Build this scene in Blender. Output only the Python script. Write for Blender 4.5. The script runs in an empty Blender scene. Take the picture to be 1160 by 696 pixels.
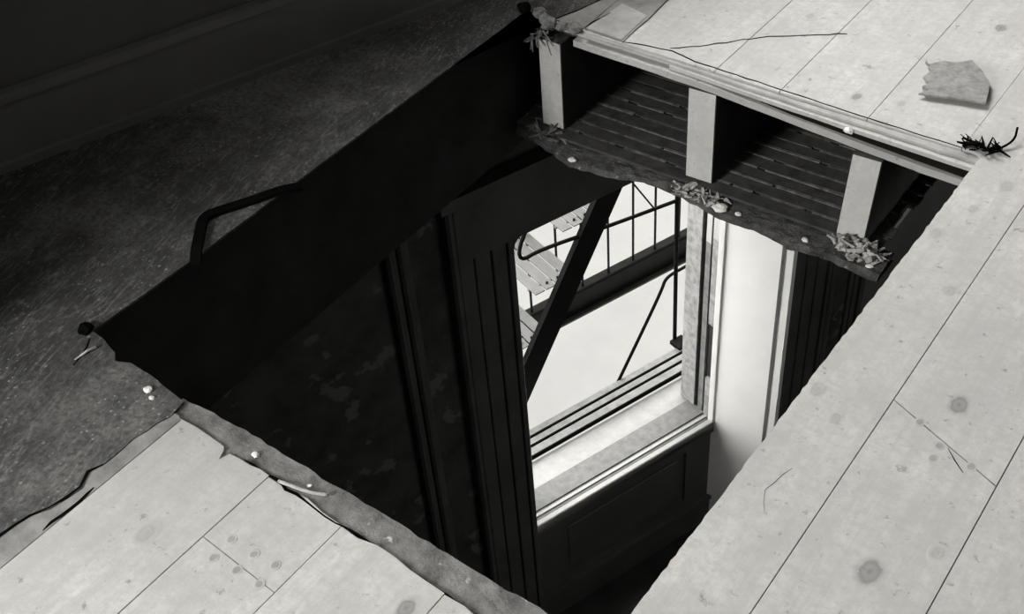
import bpy, bmesh, math, random
from mathutils import Vector, Matrix, noise
random.seed(7)
SC = bpy.context.scene
COL = SC.collection

# ------------------------------------------------------------------ frame of reference
# world: boards and joists run along Y, upper floor surface is z = 0
# the street wall is skewed to the boards: s runs along it, o points outward through it
P0 = Vector((-1.950137, 1.833304, 0)); WD = Vector((0.3288666, 0.9443764, 0)); WN = Vector((-0.9443764, 0.3288666, 0))
def S(s, o, z): return P0 + WD*s + WN*o + Vector((0, 0, z))
FLOOR2 = -3.28          # floor of the room below
CEIL2 = -0.315          # plaster underside of the room below

# ------------------------------------------------------------------ camera
cam = bpy.data.cameras.new('camera'); cam.sensor_width = 36; cam.lens = 1350.7/1160*36; cam.clip_start = .05
co = bpy.data.objects.new('camera', cam); COL.objects.link(co); SC.camera = co
CR, CU, CB = ((0.8030207, 0.592232, -0.066475), (-0.3550071, 0.5649663, 0.7448376), (0.4786728, -0.574521, 0.6639262))
m = Matrix.Identity(4)
for i in range(3):
    m[i][0] = CR[i]; m[i][1] = CU[i]; m[i][2] = CB[i]
m[0][3] = 0; m[1][3] = 0; m[2][3] = 1.42
co.matrix_world = m

# ------------------------------------------------------------------ sky, lights, exposure
SC.view_settings.view_transform = 'Standard'; SC.view_settings.look = 'None'
SC.view_settings.gamma = 1; SC.view_settings.exposure = 0; SC.view_settings.use_curve_mapping = False
w = bpy.data.worlds.new('overcast_sky'); SC.world = w; w.use_nodes = True
bg = w.node_tree.nodes['Background']; bg.inputs[0].default_value = (1, .995, .975, 1); bg.inputs[1].default_value = 13

def area(name, loc, target, sx, sy, power, spread=180):
    l = bpy.data.lights.new(name, 'AREA'); l.shape = 'RECTANGLE'; l.size = sx; l.size_y = sy; l.energy = power
    l.color = (1, .99, .965); l.spread = math.radians(spread)
    o = bpy.data.objects.new(name, l); COL.objects.link(o); o.location = loc
    d = (Vector(target)-Vector(loc)).normalized(); o.rotation_euler = d.to_track_quat('-Z', 'Y').to_euler()
    return o
# daylight pouring through the upper room's front windows, and two added lamps
area('daylight_near_window', S(-2.67, .23, 1.55), S(-2.67, -1, 1.35), .96, 1.55, 25)
area('added_side_light', S(-4.5, -1.3, 1.5), S(-.3, -.9, 0), 1.0, 1.5, 315)  # added lamp lighting the joist ends; the side wall has no window
area('daylight_far_window', S(1.01, .23, 1.55), S(1.01, -1, 1.35), .96, 1.55, 46)
area('room_fill_below', S(1.5, -3.0, -.9), S(.6, -.5, -2.2), 1.4, .8, 9.5)

# ------------------------------------------------------------------ helpers
def mesh_obj(name, bm, mat, parent=None, bevel=0, smooth=False):
    me = bpy.data.meshes.new(name)
    bmesh.ops.recalc_face_normals(bm, faces=bm.faces[:])
    c = Vector((0, 0, 0))
    if parent is not None:
        c = root_loc(parent)
    elif bm.verts:
        xs = [v.co.x for v in bm.verts]; ys = [v.co.y for v in bm.verts]; zs = [v.co.z for v in bm.verts]
        c = Vector(((min(xs)+max(xs))/2, (min(ys)+max(ys))/2, min(zs)))
    own = c
    if parent is not None and bm.verts:
        xs = [v.co.x for v in bm.verts]; ys = [v.co.y for v in bm.verts]; zs = [v.co.z for v in bm.verts]
        own = Vector(((min(xs)+max(xs))/2, (min(ys)+max(ys))/2, (min(zs)+max(zs))/2))
    for v in bm.verts: v.co -= own
    bm.to_mesh(me); bm.free()
    o = bpy.data.objects.new(name, me); COL.objects.link(o)
    if parent is not None: o.parent = parent
    o.location = own - c if parent is not None else own
    me.materials.append(mat)
    if smooth:
        for p in me.polygons: p.use_smooth = True
    if bevel:
        b = o.modifiers.new('bevel', 'BEVEL'); b.width = bevel; b.segments = 1; b.limit_method = 'ANGLE'
    return o
def root_loc(o):
    v = Vector(o.location); p = o.parent
    while p is not None: v += Vector(p.location); p = p.parent
    return v
def empty(name, loc):
    o = bpy.data.objects.new(name, None); o.empty_display_size = .1; COL.objects.link(o); o.location = loc; return o
def tag(o, label=None, cat=None, group=None, kind=None):
    if label: o['label'] = label
    if cat: o['category'] = cat
    if group: o['group'] = group
    if kind: o['kind'] = kind
    return o
def add_prism(bm, pts, z0, z1):
    """vertical prism on a polygon; z0/z1 numbers or functions of (x, y)"""
    f0 = z0 if callable(z0) else (lambda x, y: z0); f1 = z1 if callable(z1) else (lambda x, y: z1)
    a = [bm.verts.new((p[0], p[1], f0(p[0], p[1]))) for p in pts]
    b = [bm.verts.new((p[0], p[1], f1(p[0], p[1]))) for p in pts]
    n = len(pts)
    for i in range(n): bm.faces.new((a[i], a[(i+1) % n], b[(i+1) % n], b[i]))
    f = [bm.faces.new(b), bm.faces.new(a[::-1])]
    if n > 4: bmesh.ops.triangulate(bm, faces=f)
def prism(name, pts, z0, z1, mat, parent, **k):
    bm = bmesh.new(); add_prism(bm, pts, z0, z1); return mesh_obj(name, bm, mat, parent, **k)
def add_fpoly(bm, so, z0, z1): add_prism(bm, [tuple(S(s, o, 0)[:2]) for s, o in so], z0, z1)
def add_fbox(bm, s0, s1, o0, o1, z0, z1): add_fpoly(bm, [(s0, o0), (s1, o0), (s1, o1), (s0, o1)], z0, z1)
def fbox(name, s0, s1, o0, o1, z0, z1, mat, parent, **k):
    bm = bmesh.new(); add_fbox(bm, s0, s1, o0, o1, z0, z1); return mesh_obj(name, bm, mat, parent, **k)
def fpoly(name, so, z0, z1, mat, parent, **k):
    bm = bmesh.new(); add_fpoly(bm, so, z0, z1); return mesh_obj(name, bm, mat, parent, **k)
def add_bar(bm, a, b, w_, h_, up=Vector((0, 0, 1))):
    """square bar from a to b, w_ across, h_ along 'up'"""
    a = Vector(a); b = Vector(b); d = (b-a).normalized(); x = d.cross(up)
    if x.length < 1e-4: x = d.cross(Vector((1, 0, 0)))
    x.normalize(); y = x.cross(d).normalized()
    r = []
    for p in (a, b):
        r.append([bm.verts.new(p + x*sx*w_/2 + y*sy*h_/2) for sx, sy in ((-1, -1), (1, -1), (1, 1), (-1, 1))])
    for i in range(4): bm.faces.new((r[0][i], r[0][(i+1) % 4], r[1][(i+1) % 4], r[1][i]))
    bm.faces.new(r[0][::-1]); bm.faces.new(r[1])
def add_tube(bm, pts, rad, n=8):
    pts = [Vector(p) for p in pts]; rings = []
    for i, p in enumerate(pts):
        d = ((pts[min(i+1, len(pts)-1)]-pts[max(i-1, 0)])).normalized()
        u = d.cross(Vector((.3, .2, .93)));
        if u.length < 1e-3: u = d.cross(Vector((1, 0, 0)))
        u.normalize(); v = d.cross(u)
        r = rad[i] if isinstance(rad, (list, tuple)) else rad
        rings.append([bm.verts.new(p + u*math.cos(2*math.pi*k/n)*r + v*math.sin(2*math.pi*k/n)*r) for k in range(n)])
    for a, b in zip(rings, rings[1:]):
        for k in range(n): bm.faces.new((a[k], a[(k+1) % n], b[(k+1) % n], b[k]))
    bm.faces.new(rings[0][::-1]); bm.faces.new(rings[-1])
def smooth_path(pts, it=2):
    pts = [Vector(p) for p in pts]
    for _ in range(it):
        q = [pts[0]]
        for a, b in zip(pts, pts[1:]): q += [a*.75+b*.25, a*.25+b*.75]
        q.append(pts[-1]); pts = q
    return pts
def tube(name, pts, rad, mat, parent, n=8):
    bm = bmesh.new(); add_tube(bm, pts, rad, n); return mesh_obj(name, bm, mat, parent, smooth=True)
def clip(poly, rect):
    """Sutherland-Hodgman against a convex counter-clockwise polygon"""
    out = list(poly)
    for i in range(len(rect)):
        a = rect[i]; b = rect[(i+1) % len(rect)]; inp = out; out = []
        def side(p): return (b[0]-a[0])*(p[1]-a[1])-(b[1]-a[1])*(p[0]-a[0])
        for j in range(len(inp)):
            p = inp[j]; q = inp[(j+1) % len(inp)]; sp = side(p); sq = side(q)
            if sp >= 0: out.append(p)
            if (sp >= 0) != (sq >= 0):
                t = sp/(sp-sq); out.append((p[0]+(q[0]-p[0])*t, p[1]+(q[1]-p[1])*t))
        if not out: return []
    res = []
    for p in out:
        if not res or (abs(p[0]-res[-1][0])+abs(p[1]-res[-1][1])) > 1e-5: res.append(p)
    if len(res) > 1 and (abs(res[0][0]-res[-1][0])+abs(res[0][1]-res[-1][1])) < 1e-5: res.pop()
    return res if len(res) > 2 else []
def jag(pts, step, amp, seed=0, zig=None):
    """subdivide a polyline and roughen it sideways"""
    r = random.Random(seed); out = [tuple(pts[0])]
    for a, b in zip(pts, pts[1:]):
        L = math.hypot(b[0]-a[0], b[1]-a[1]); n = max(1, int(L/step))
        nx, ny = -(b[1]-a[1])/L, (b[0]-a[0])/L
        for i in range(1, n+1):
            t = i/n; k = 0 if i == n else r.uniform(-amp, amp)
            out.append((a[0]+(b[0]-a[0])*t+nx*k, a[1]+(b[1]-a[1])*t+ny*k))
    return out

# ------------------------------------------------------------------ materials
def new_mat(name, rough=.8, spec=.2, metal=0):
    mt = bpy.data.materials.new(name); mt.use_nodes = True; nt = mt.node_tree
    b = nt.nodes['Principled BSDF']; b.inputs['Roughness'].default_value = rough; b.inputs['Metallic'].default_value = metal
    b.inputs['Specular IOR Level'].default_value = spec
    return mt, nt, b
def g(v): return (v, v*.992, v*.962, 1)
def N(nt, t, **k):
    n = nt.nodes.new(t)
    for a, v in k.items(): setattr(n, a, v)
    return n
def pos(nt, scale=(1, 1, 1), rot=0):
    ge = N(nt, 'ShaderNodeNewGeometry'); m0 = N(nt, 'ShaderNodeMapping'); m0.inputs['Rotation'].default_value = (0, 0, rot)
    mp = N(nt, 'ShaderNodeMapping'); mp.inputs['Scale'].default_value = scale
    nt.links.new(ge.outputs['Position'], m0.inputs['Vector']); nt.links.new(m0.outputs[0], mp.inputs['Vector']); return mp.outputs[0]
def noise_n(nt, vec, scale, detail=6, rough=.6, dist=0):
    n = N(nt, 'ShaderNodeTexNoise'); n.inputs['Scale'].default_value = scale; n.inputs['Detail'].default_value = detail
    n.inputs['Roughness'].default_value = rough; n.inputs['Distortion'].default_value = dist
    nt.links.new(vec, n.inputs['Vector']); return n.outputs['Fac']
def ramp(nt, fac, stops):
    r = N(nt, 'ShaderNodeValToRGB'); e = r.color_ramp.elements
    while len(e) < len(stops): e.new(.5)
    for k, (p_, c) in enumerate(stops): e[k].position = p_; e[k].color = c if isinstance(c, tuple) else (c, c, c, 1)
    nt.links.new(fac, r.inputs[0]); return r.outputs[0]
def mixc(nt, fac, a, b, mode='MIX'):
    n = N(nt, 'ShaderNodeMix', data_type='RGBA', blend_type=mode)
    for sock, v in ((n.inputs[0], fac), (n.inputs[6], a), (n.inputs[7], b)):
        if isinstance(v, (int, float, tuple)): sock.default_value = v
        else: nt.links.new(v, sock)
    return n.outputs[2]
def bump(nt, b, fac, strength, dist):
    n = N(nt, 'ShaderNodeBump'); n.inputs['Strength'].default_value = strength; n.inputs['Distance'].default_value = dist
    nt.links.new(fac, n.inputs['Height']); nt.links.new(n.outputs[0], b.inputs['Normal'])

def wood_mat(name, base, contrast=.22, axis='y', spots=True, rough=.75, knot=False, dirt=.62):
    mt, nt, b = new_mat(name, rough, .25)
    sc = (14, 1.1, 14) if axis == 'y' else (1.1, 14, 14)
    if axis == 'z': sc = (14, 14, 1.1)
    # each board gets its own shift of grain
    info = N(nt, 'ShaderNodeObjectInfo'); ge = N(nt, 'ShaderNodeNewGeometry')
    vm = N(nt, 'ShaderNodeVectorMath', operation='MULTIPLY'); nt.links.new(ge.outputs['Position'], vm.inputs[0]); vm.inputs[1].default_value = sc
    grain = noise_n(nt, vm.outputs[0], 3.2, 8, .65, .6)
    fine = noise_n(nt, vm.outputs[0], 16, 5, .7)
    blot = noise_n(nt, pos(nt), 3.0, 5, .6)
    spk = noise_n(nt, pos(nt), 38, 4, .7)
    tone = noise_n(nt, pos(nt), 9.0, 5, .65)
    c = ramp(nt, grain, [(.3, g(base*(1-contrast))), (.52, g(base)), (.75, g(base*(1+contrast*.6)))])
    c = mixc(nt, ramp(nt, fine, [(.35, .22), (.6, 0.)]), c, g(base*.62))
    c = mixc(nt, ramp(nt, blot, [(.38, .45), (.6, 0.)]), c, g(base*.78))
    mott = noise_n(nt, pos(nt), 55, 4, .75)
    c = mixc(nt, ramp(nt, mott, [(.38, .8), (.58, 0.)]), c, g(base*.76))
    c = mixc(nt, ramp(nt, tone, [(.36, dirt), (.64, 0.)]), c, g(base*.70))
    if spots: c = mixc(nt, ramp(nt, spk, [(.30, .75), (.38, 0.)]), c, g(base*.38))
    hue = N(nt, 'ShaderNodeMapRange'); hue.inputs[3].default_value = .985; hue.inputs[4].default_value = 1.015
    nt.links.new(info.outputs['Random'], hue.inputs[0])
    if not knot:
        c = mixc(nt, 1.0, c, hue.outputs[0], 'MULTIPLY')
    if knot:
        tc = N(nt, 'ShaderNodeTexCoord'); mp = N(nt, 'ShaderNodeVectorMath', operation='SUBTRACT'); mp.inputs[1].default_value = (.5, .5, .5)
        nt.links.new(tc.outputs['Generated'], mp.inputs[0])
        ml = N(nt, 'ShaderNodeVectorMath', operation='MULTIPLY'); ml.inputs[1].default_value = (2, 2, 0); nt.links.new(mp.outputs[0], ml.inputs[0])
        wob = noise_n(nt, pos(nt), 60, 3, .6)
        ln = N(nt, 'ShaderNodeVectorMath', operation='LENGTH'); nt.links.new(ml.outputs[0], ln.inputs[0])
        ad = N(nt, 'ShaderNodeMath', operation='ADD'); nt.links.new(ln.outputs['Value'], ad.inputs[0])
        m2 = N(nt, 'ShaderNodeMath', operation='MULTIPLY_ADD'); nt.links.new(wob, m2.inputs[0]); m2.inputs[1].default_value = .5; m2.inputs[2].default_value = -.25
        nt.links.new(m2.outputs[0], ad.inputs[1])
        k = knot
        c = mixc(nt, ramp(nt, ad.outputs[0], [(0, .8*k), (.25, .55*k), (.38, .62*k), (.5, .72*k), (.62, .3*k), (.78, .1*k), (.95, 0.)]), c, g(base*.22))
    nt.links.new(c, b.inputs['Base Color'])
    worn = noise_n(nt, pos(nt), 70, 4, .75)
    bump(nt, b, worn, .35, .0015)
    return mt
def plain_mat(name, v, var=.25, scale=8, rough=.8, spec=.2, metal=0, bstr=.3, bdist=.002, spots=None, bscale=None):
    mt, nt, b = new_mat(name, rough, spec, metal)
    n1 = noise_n(nt, pos(nt), scale, 6, .65)
    c = ramp(nt, n1, [(.32, g(v*(1-var))), (.5, g(v)), (.68, g(v*(1+var)))])
    if spots:
        n2 = noise_n(nt, pos(nt), spots[0], 3, .6)
        c = mixc(nt, ramp(nt, n2, [(spots[1], 0.), (spots[1]+.05, 1.)]), c, g(spots[2]))
    nt.links.new(c, b.inputs['Base Color'])
    if bstr: bump(nt, b, noise_n(nt, pos(nt), bscale or scale*6, 5, .65), bstr, bdist)
    return mt

M = {}
M['plank'] = wood_mat('bare_pine', .56, .20)
M['plank_far'] = M['plank']
M['knot'] = wood_mat('pine_knot', .56, .20, knot=.9)
M['knot_faint'] = wood_mat('pine_knot_faint', .56, .20, knot=.4)
M['nail'] = wood_mat('nail_mark', .56, .20, knot=.75)
M['sub'] = wood_mat('subfloor_wood', .50, axis='x')
M['strip'] = plain_mat('grimy_board', .17, .55, 22, .9, bstr=.8, bdist=.004, spots=(30, .66, .5))
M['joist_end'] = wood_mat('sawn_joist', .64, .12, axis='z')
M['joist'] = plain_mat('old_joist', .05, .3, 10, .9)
M['shade_black'] = plain_mat('painted_shade_black', .022, .3, 10, .95)  # near-black standing in for shade on the joist face and in the board gap
M['lath'] = plain_mat('sooty_lath', .06, .4, 25, .9, bstr=.5)
M['key'] = plain_mat('plaster_key', .16, .6, 60, .95, bstr=.6)
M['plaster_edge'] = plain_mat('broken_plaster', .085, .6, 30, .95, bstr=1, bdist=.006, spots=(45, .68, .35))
M['chip'] = plain_mat('pale_plaster', .75, .15, 40, .9)
M['rubble'] = plain_mat('grey_rubble', .22, .6, 45, .95, bstr=1, bdist=.005)
M['splinter'] = plain_mat('torn_wood', .38, .5, 60, .9)
M['dark'] = plain_mat('blackened_strap', .004, .3, 30, 1, spec=.02)
M['paper'] = plain_mat('grey_felt_paper', .24, .35, 18, .95, bstr=.5, spots=(14, .63, .13))
M['paper_pale'] = plain_mat('pale_felt_paper', .36, .22, 14, .95, bstr=.4)
M['paper_mid'] = plain_mat('worn_felt_paper', .24, .3, 14, .95, bstr=.4)
M['scrap'] = plain_mat('scrap_hardboard', .25, .3, 60, .9, bstr=.6)
M['lowfloor'] = plain_mat('dark_lower_floor', .03, .3, 6, .9)
M['wallup'] = plain_mat('dark_wall_paint', .085, .12, 4, .8)
M['baseup'] = plain_mat('dark_base_paint', .13, .12, 4, .6)
M['plaster'] = plain_mat('room_plaster', .35, .1, 4, .9)
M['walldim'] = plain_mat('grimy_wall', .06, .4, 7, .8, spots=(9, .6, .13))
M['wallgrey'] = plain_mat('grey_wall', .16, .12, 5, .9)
M['casing'] = plain_mat('dark_varnished_trim', .085, .25, 6, .35, spec=.4)
M['apron'] = plain_mat('dark_panel_paint', .08, .2, 5, .5, spec=.35)
M['white'] = plain_mat('white_gloss_paint', .82, .03, 6, .5)
M['stool'] = plain_mat('weathered_sill_wood', 0.100, .2, 30, .8)
M['stone'] = plain_mat('pale_stone', .19, .1, 25, .9)
M['jambwhite'] = plain_mat('old_white_jamb_paint', 0.277, .06, 12, .7)
M['nosing'] = plain_mat('worn_white_sill_paint', .23, .06, 12, .7)
M['jamb'] = plain_mat('peeling_grey_paint', 0.169, .35, 35, .8, bstr=.6)
M['jambdark'] = plain_mat('dark_jamb_slot', .02, .3, 20, .9)
M['jambmid'] = plain_mat('dull_stop_bead', .10, .3, 30, .7)
M['iron'] = plain_mat('black_iron', .0032, .3, 20, .9, spec=.04)
M['irongrey'] = plain_mat('weathered_iron', .012, .3, 20, .9, spec=.08)
M['tread'] = plain_mat('worn_grey_tread', 0.073, .14, 18, .8)
M['slat'] = plain_mat('worn_grey_slat', 0.104, .25, 25, .8)
M['ground'] = plain_mat('pale_paving', 0.058, .06, 1.5, .95, bstr=0)
M['brick'] = plain_mat('outer_brick', .12, .25, 8, .9)
mt, nt, b = new_mat('window_glass', .02, .5); b.inputs['Transmission Weight'].default_value = 1; b.inputs['IOR'].default_value = 1.45; M['glass'] = mt
# linoleum: dark worn sheet with scuffs and grit
mt, nt, b = new_mat('worn_linoleum', .75, .2)
c = ramp(nt, noise_n(nt, pos(nt), 2.2, 7, .7), [(.34, g(.022)), (.5, g(.06)), (.64, g(.17))])
scr = noise_n(nt, pos(nt, (2.2, 16, 1), -1.87), 2.6, 8, .75, 3.0)
c = mixc(nt, ramp(nt, scr, [(.52, 0.), (.72, .85)]), c, g(.23))
scr2 = noise_n(nt, pos(nt, (2.5, 14, 1), -1.5), 2.4, 8, .75, 2.6)
c = mixc(nt, ramp(nt, scr2, [(.54, 0.), (.74, .75)]), c, g(.21))
c = mixc(nt, ramp(nt, noise_n(nt, pos(nt), 26, 5, .75), [(.56, 0.), (.74, .75)]), c, g(.20))
vo = N(nt, 'ShaderNodeTexVoronoi'); vo.inputs['Scale'].default_value = 26; nt.links.new(pos(nt), vo.inputs['Vector'])
c = mixc(nt, ramp(nt, vo.outputs['Distance'], [(.05, .7), (.11, 0.)]), c, g(.26))
vo2 = N(nt, 'ShaderNodeTexVoronoi'); vo2.inputs['Scale'].default_value = 75; nt.links.new(pos(nt), vo2.inputs['Vector'])
sp2 = mixc(nt, 1.0, ramp(nt, vo2.outputs['Distance'], [(.10, 1.), (.2, 0.)]), ramp(nt, noise_n(nt, pos(nt), 6, 3, .6), [(.45, 0.), (.6, 1.)]), 'MULTIPLY')
c = mixc(nt, sp2, c, g(.34))
scr3 = noise_n(nt, pos(nt, (3.5, 26, 1), -2.2), 2.6, 9, .8, 2.0)
c = mixc(nt, ramp(nt, scr3, [(.57, 0.), (.70, .85)]), c, g(.24))
c = mixc(nt, ramp(nt, noise_n(nt, pos(nt), 90, 3, .7), [(.35, .6), (.55, 0.)]), c, g(.03))
nt.links.new(c, b.inputs['Base Color']); bump(nt, b, noise_n(nt, pos(nt), 60, 5, .6), .4, .002); M['lino'] = mt

# ------------------------------------------------------------------ STRUCTURE: the upper floor
ROOM = [tuple(S(s, o, 0)[:2]) for s, o in ((-4.6, -4.6), (4.4, -4.6), (4.4, -.012), (-4.6, -.012))]
def area2(p): return sum(p[i][0]*p[(i+1) % len(p)][1]-p[(i+1) % len(p)][0]*p[i][1] for i in range(len(p)))
if area2(ROOM) < 0: ROOM = ROOM[::-1]
floor = empty('floor', (-1.07, 1.43, 0)); tag(floor, 'upper floor of bare pine planks and dark linoleum with a square hole cut through it', 'floor', kind='structure')
XL0, XL1 = -1.628, -1.651       # hole edge AD at y .76 and 2.12
XR0, XR1 = -.507, -.495
def xl(y): return XL0+(XL1-XL0)*(y-.76)/1.36
def xr(y): return XR0+(XR1-XR0)*(y-.74)/1.37
def y_ab(x): return 2.134-.034*(x+1.66)/1.16
def y_cd(x): return .764-.023*(x+1.63)/1.12
ZP, TH = -.022, .020
def plank(poly, mat='plank', z1=0.0):
    p = clip(poly, ROOM)
    if p:
        dz = random.uniform(-.0004, 0)
        return prism('plank', p, ZP, z1+dz, M[mat], floor)
G = .0009
# west of the hole, under the linoleum
x = -1.661
for k in range(14):
    x1 = x; x0 = x-.185; x = x0
    plank([(x0+G, -6), (x1-G, -6), (x1-G, 8), (x0+G, 8)], z1=-.004)
# hole columns, south part (plank ends stop short of the hole) and north part
cols = [(-1.653, -1.50), (-1.50, -1.325), (-1.325, -1.112), (-1.112, -.948), (-.948, -.742), (-.742, -.537)]
ends = [.758, .75, None, None, None, None]
for i, (a, b_) in enumerate(cols):
    covered = i < 2
    if covered:
        pts = [(b_-G, .711), (-1.366, .711), (-1.368, .742), (a+G, .744)]
        if i == 0: pts = jag([(b_-G, .742), (-1.533, .732), (-1.551, .744), (-1.596, .755), (-1.632, .758)], .03, .002, i)+[(a+G, .733)]
        pl = [(a+G, -6), (b_-G, -6)]+pts
        plank(pl, z1=-.004)
    else:
        e = {2: .707, 3: .700, 4: .692, 5: .684}[i]
        edge = jag([(b_-G, e-.006), ((a+b_)/2, e+random.uniform(-.004, .004)), (a+G, e)], .028, .0035, i+20)
        if i == 2: edge = jag([(b_-G, .703), (-1.20, .700)], .02, .004, 3)+[(-1.206, .682), (-1.214, .70)]+jag([(-1.22, .706), (a+G, .709)], .03, .003, 4)
        if i == 3:
            plank([(a+G, .562), (b_-G, .551)]+edge, z1=-.0004)
            plank([(a+G, -1.9), (b_-G, -1.9), (b_-G, .5495), (a+G, .5605)], z1=-.0004)
            plank([(a+G, -6), (b_-G, -6), (b_-G, -1.9025), (a+G, -1.9025)])
        else: plank([(a+G, -6), (b_-G, -6)]+edge)
    if i == 1: b_ = -1.364
    if i == 2: a = -1.364
    n0 = jag([(a+G, y_ab(a)+.002), (b_-G, y_ab(b_)+.002)], .03, .0016, i+40)
    plank(n0+[(b_-G, 8), (a+G, 8)], 'plank_far' if not covered else 'plank', z1=-.002 if not covered else -.004)
# the plank notched by the hole corners, then the ones to the right of the hole
rim = jag([(xr(.742), .742), (xr(1.2), 1.2), (xr(1.7), 1.7), (xr(2.09), 2.095)], .012, .0012, 77)
bm = bmesh.new(); xa, xb = -.537+G, -.371-G
add_prism(bm, clip([(xa, -6), (xb, -6), (xb, .742), (xa, .738)], ROOM), ZP, -.0003)
for p_, q_ in zip(rim, rim[1:]): add_prism(bm, [p_, (xb, p_[1]), (xb, q_[1]), q_], ZP, -.0003)
add_prism(bm, clip([(xr(2.09), rim[-1][1]), (xb, rim[-1][1]), (xb, 8), (xa, 8), (xa, 2.105), (-.512, 2.1045)], ROOM), ZP, -.0003)
bmesh.ops.remove_doubles(bm, verts=bm.verts[:], dist=1e-5)
mesh_obj('plank', bm, M['plank'], floor)
plank([(-.371+G, -6), (-.175-G, -6), (-.175-G, 1.29), (-.371+G, 1.375)])
plank([(-.371+G, 1.3775), (-.175-G, 1.2925), (-.175-G, 8), (-.371+G, 8)])
x = -.175
for wd_ in (.19, .17, .20, .18, .19, .165, .2, .18, .19, .17, .19, .2, .18, .19, .19, .18, .19, .2, .19, .18, .19, .18, .19, .19):
    yj = random.uniform(-1, 3)
    plank([(x+G, -6), (x+wd_-G, -6), (x+wd_-G, yj), (x+G, yj)])
    plank([(x+G, yj+.002), (x+wd_-G, yj+.002), (x+wd_-G, 8), (x+G, 8)])
    x += wd_
# subfloor boards under them, laid across; two depths so the near one shows its sawn edge in the hole
def sub(poly, z0, z1, mat='sub'):
    p = clip(poly, ROOM)
    if p: return prism('subfloor_board', p, z0, z1, M[mat], floor)
def z_sub(x, y): return -.0225-.0185*min(1, max(0, (x+1.12)/.5))
def z_sub0(x, y): return z_sub(x, y)-.0165
y = 2.30
e0 = jag([(-1.49, 2.108), (-1.3, 2.100), (-.9, 2.078), (-.44, 2.052)], .05, .0012, 91)
sub(e0+[(-.44, 2.298), (-1.49, 2.298)], z_sub0, z_sub, 'sub')
prism('gap_shade_strip', [(-1.10, 2.20), (-.98, 2.094), (-.9, 2.086), (-.44, 2.060), (-.44, 2.298), (-1.10, 2.298)], lambda x, y: z_sub(x, y)-.0005, lambda x, y: z_sub(x, y)+.0008, M['shade_black'], floor)  # dark strip added as painted shade in the gap between floor layers
sub([(-1.64, 2.150), (-1.492, 2.145), (-1.492, 2.298), (-1.64, 2.298)], -.0375, -.0225, 'joist')
sub([(-6, 2.05), (-1.645, 2.12), (-1.645, 2.298), (-6, 2.298)], -.0375, -.0225, 'joist')
sub([(-.435, 2.05), (4, 2.05), (4, 2.298), (-.435, 2.298)], -.0375, -.0225, 'joist')
while y < 6.5:
    sub([(-6, y+.002), (4, y+.002), (4, y+.178), (-6, y+.178)], -.0375, -.0225, 'joist'); y += .18
y = .60
while y > -6:
    sub([(-6, y-.178), (4, y-.178), (4, y-.002), (-6, y-.002)], -.0375, -.0225, 'joist'); y -= .18
y = .76
sub([(-6, .602), (4, .602), (4, .70), (-6, .70)], -.0375, -.0225, 'joist')
for yy in (.76, .94, 1.12, 1.30, 1.48, 1.66, 1.84, 2.02):
    y2 = min(yy+.178, 2.046)
    sub([(-6, yy), (-1.661, yy), (-1.661, y2), (-6, y2)], -.0375, -.0225, 'joist')
    sub([(xr(yy)-.002, yy), (4, yy), (4, y2), (xr(y2)-.002, y2)], -.0375, -.0225, 'joist')
# grimy lower board left standing proud of the planks' torn ends along the near edge
hd = jag([(-1.365, .746), (-1.22, .753), (-.95, .746), (-.60, .741), (-.50, .741)], .018, .0026, 13)
hb = prism('ledge_board', [(-1.365, .712), (-1.33, .712), (-1.322, .690), (-.50, .672)]+hd[::-1], -.052, lambda x, y: -.004+.003*noise.noise(Vector((x*9, y*9, 0))), M['strip'], floor)
tag(hb, 'grimy board left exposed along the near edge of the hole')
# strip edges along the far side of the hole: thin grey sheet edge, then the cut plank face
ed = jag([(-1.46, 2.118), (-1.2, 2.112), (-.9, 2.094), (-.495, 2.079)], .04, .0014, 17)
prism('edge_strip', ed+[(-.497, 2.100), (-.9, 2.108), (-1.2, 2.120), (-1.46, 2.128)], -.012, -.006, M['paper_pale'], floor)
ed2 = jag([(-1.22, 2.105), (-.9, 2.084), (-.495, 2.064)], .05, .0012, 19)
prism('edge_strip', ed2+[(-.495, 2.10), (-1.22, 2.125)], -.0215, -.0125, M['plank_far'], floor)
# ---- worn coverings
lino_pts = [(-1.40, -6), (-1.392, -.6), (-1.385, 0)]
lino_pts += jag([(-1.385, 0), (-1.378, .387), (-1.371, .436), (-1.355, .463), (-1.346, .518), (-1.366, .546), (-1.357, .569), (-1.359, .636), (-1.345, .701), (-1.352, .738)], .02, .003, 31)[1:]
lino_pts += jag([(-1.352, .738), (-1.453, .750), (-1.505, .751), (-1.533, .738), (-1.551, .753), (-1.596, .765), (-1.632, .768)], .02, .0012, 33)[1:]
lino_pts += jag([(-1.632, .775), (xl(1.0)+.003, 1.0), (xl(1.5)+.002, 1.5), (xl(2.12)+.002, 2.12)], .04, .0012, 35)
lino_pts += [(-1.659, 2.137), (-1.60, 2.137), (-1.563, 2.138), (-1.54, 2.20), (-1.52, 2.274), (-1.50, 2.6), (-1.47, 8), (-7, 8), (-7, -6)]
lo = prism('linoleum_sheet', clip(lino_pts, ROOM), -.0035, .0015, M['lino'], floor)
tag(lo, 'dark scuffed linoleum sheet left of the hole')
pp = [(-1.43, -6), (-1.326, -6), (-1.326, .706), (-1.335, .712), (-1.43, .712)]
tag(prism('underlay_paper', clip(pp, ROOM), -.0037, -.0005, M['paper'], floor), 'torn grey underlay between linoleum and bare planks')
pa = [(-1.565, 2.139), (-1.478, 2.136), (-1.483, 2.27), (-1.475, 3.0), (-1.47, 8), (-1.55, 8), (-1.55, 2.6)]
tag(prism('underlay_paper', clip(pa, ROOM), -.0037, -.001, M['paper_mid'], floor), 'grey underlay strip beyond the far left corner of the hole')
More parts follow.
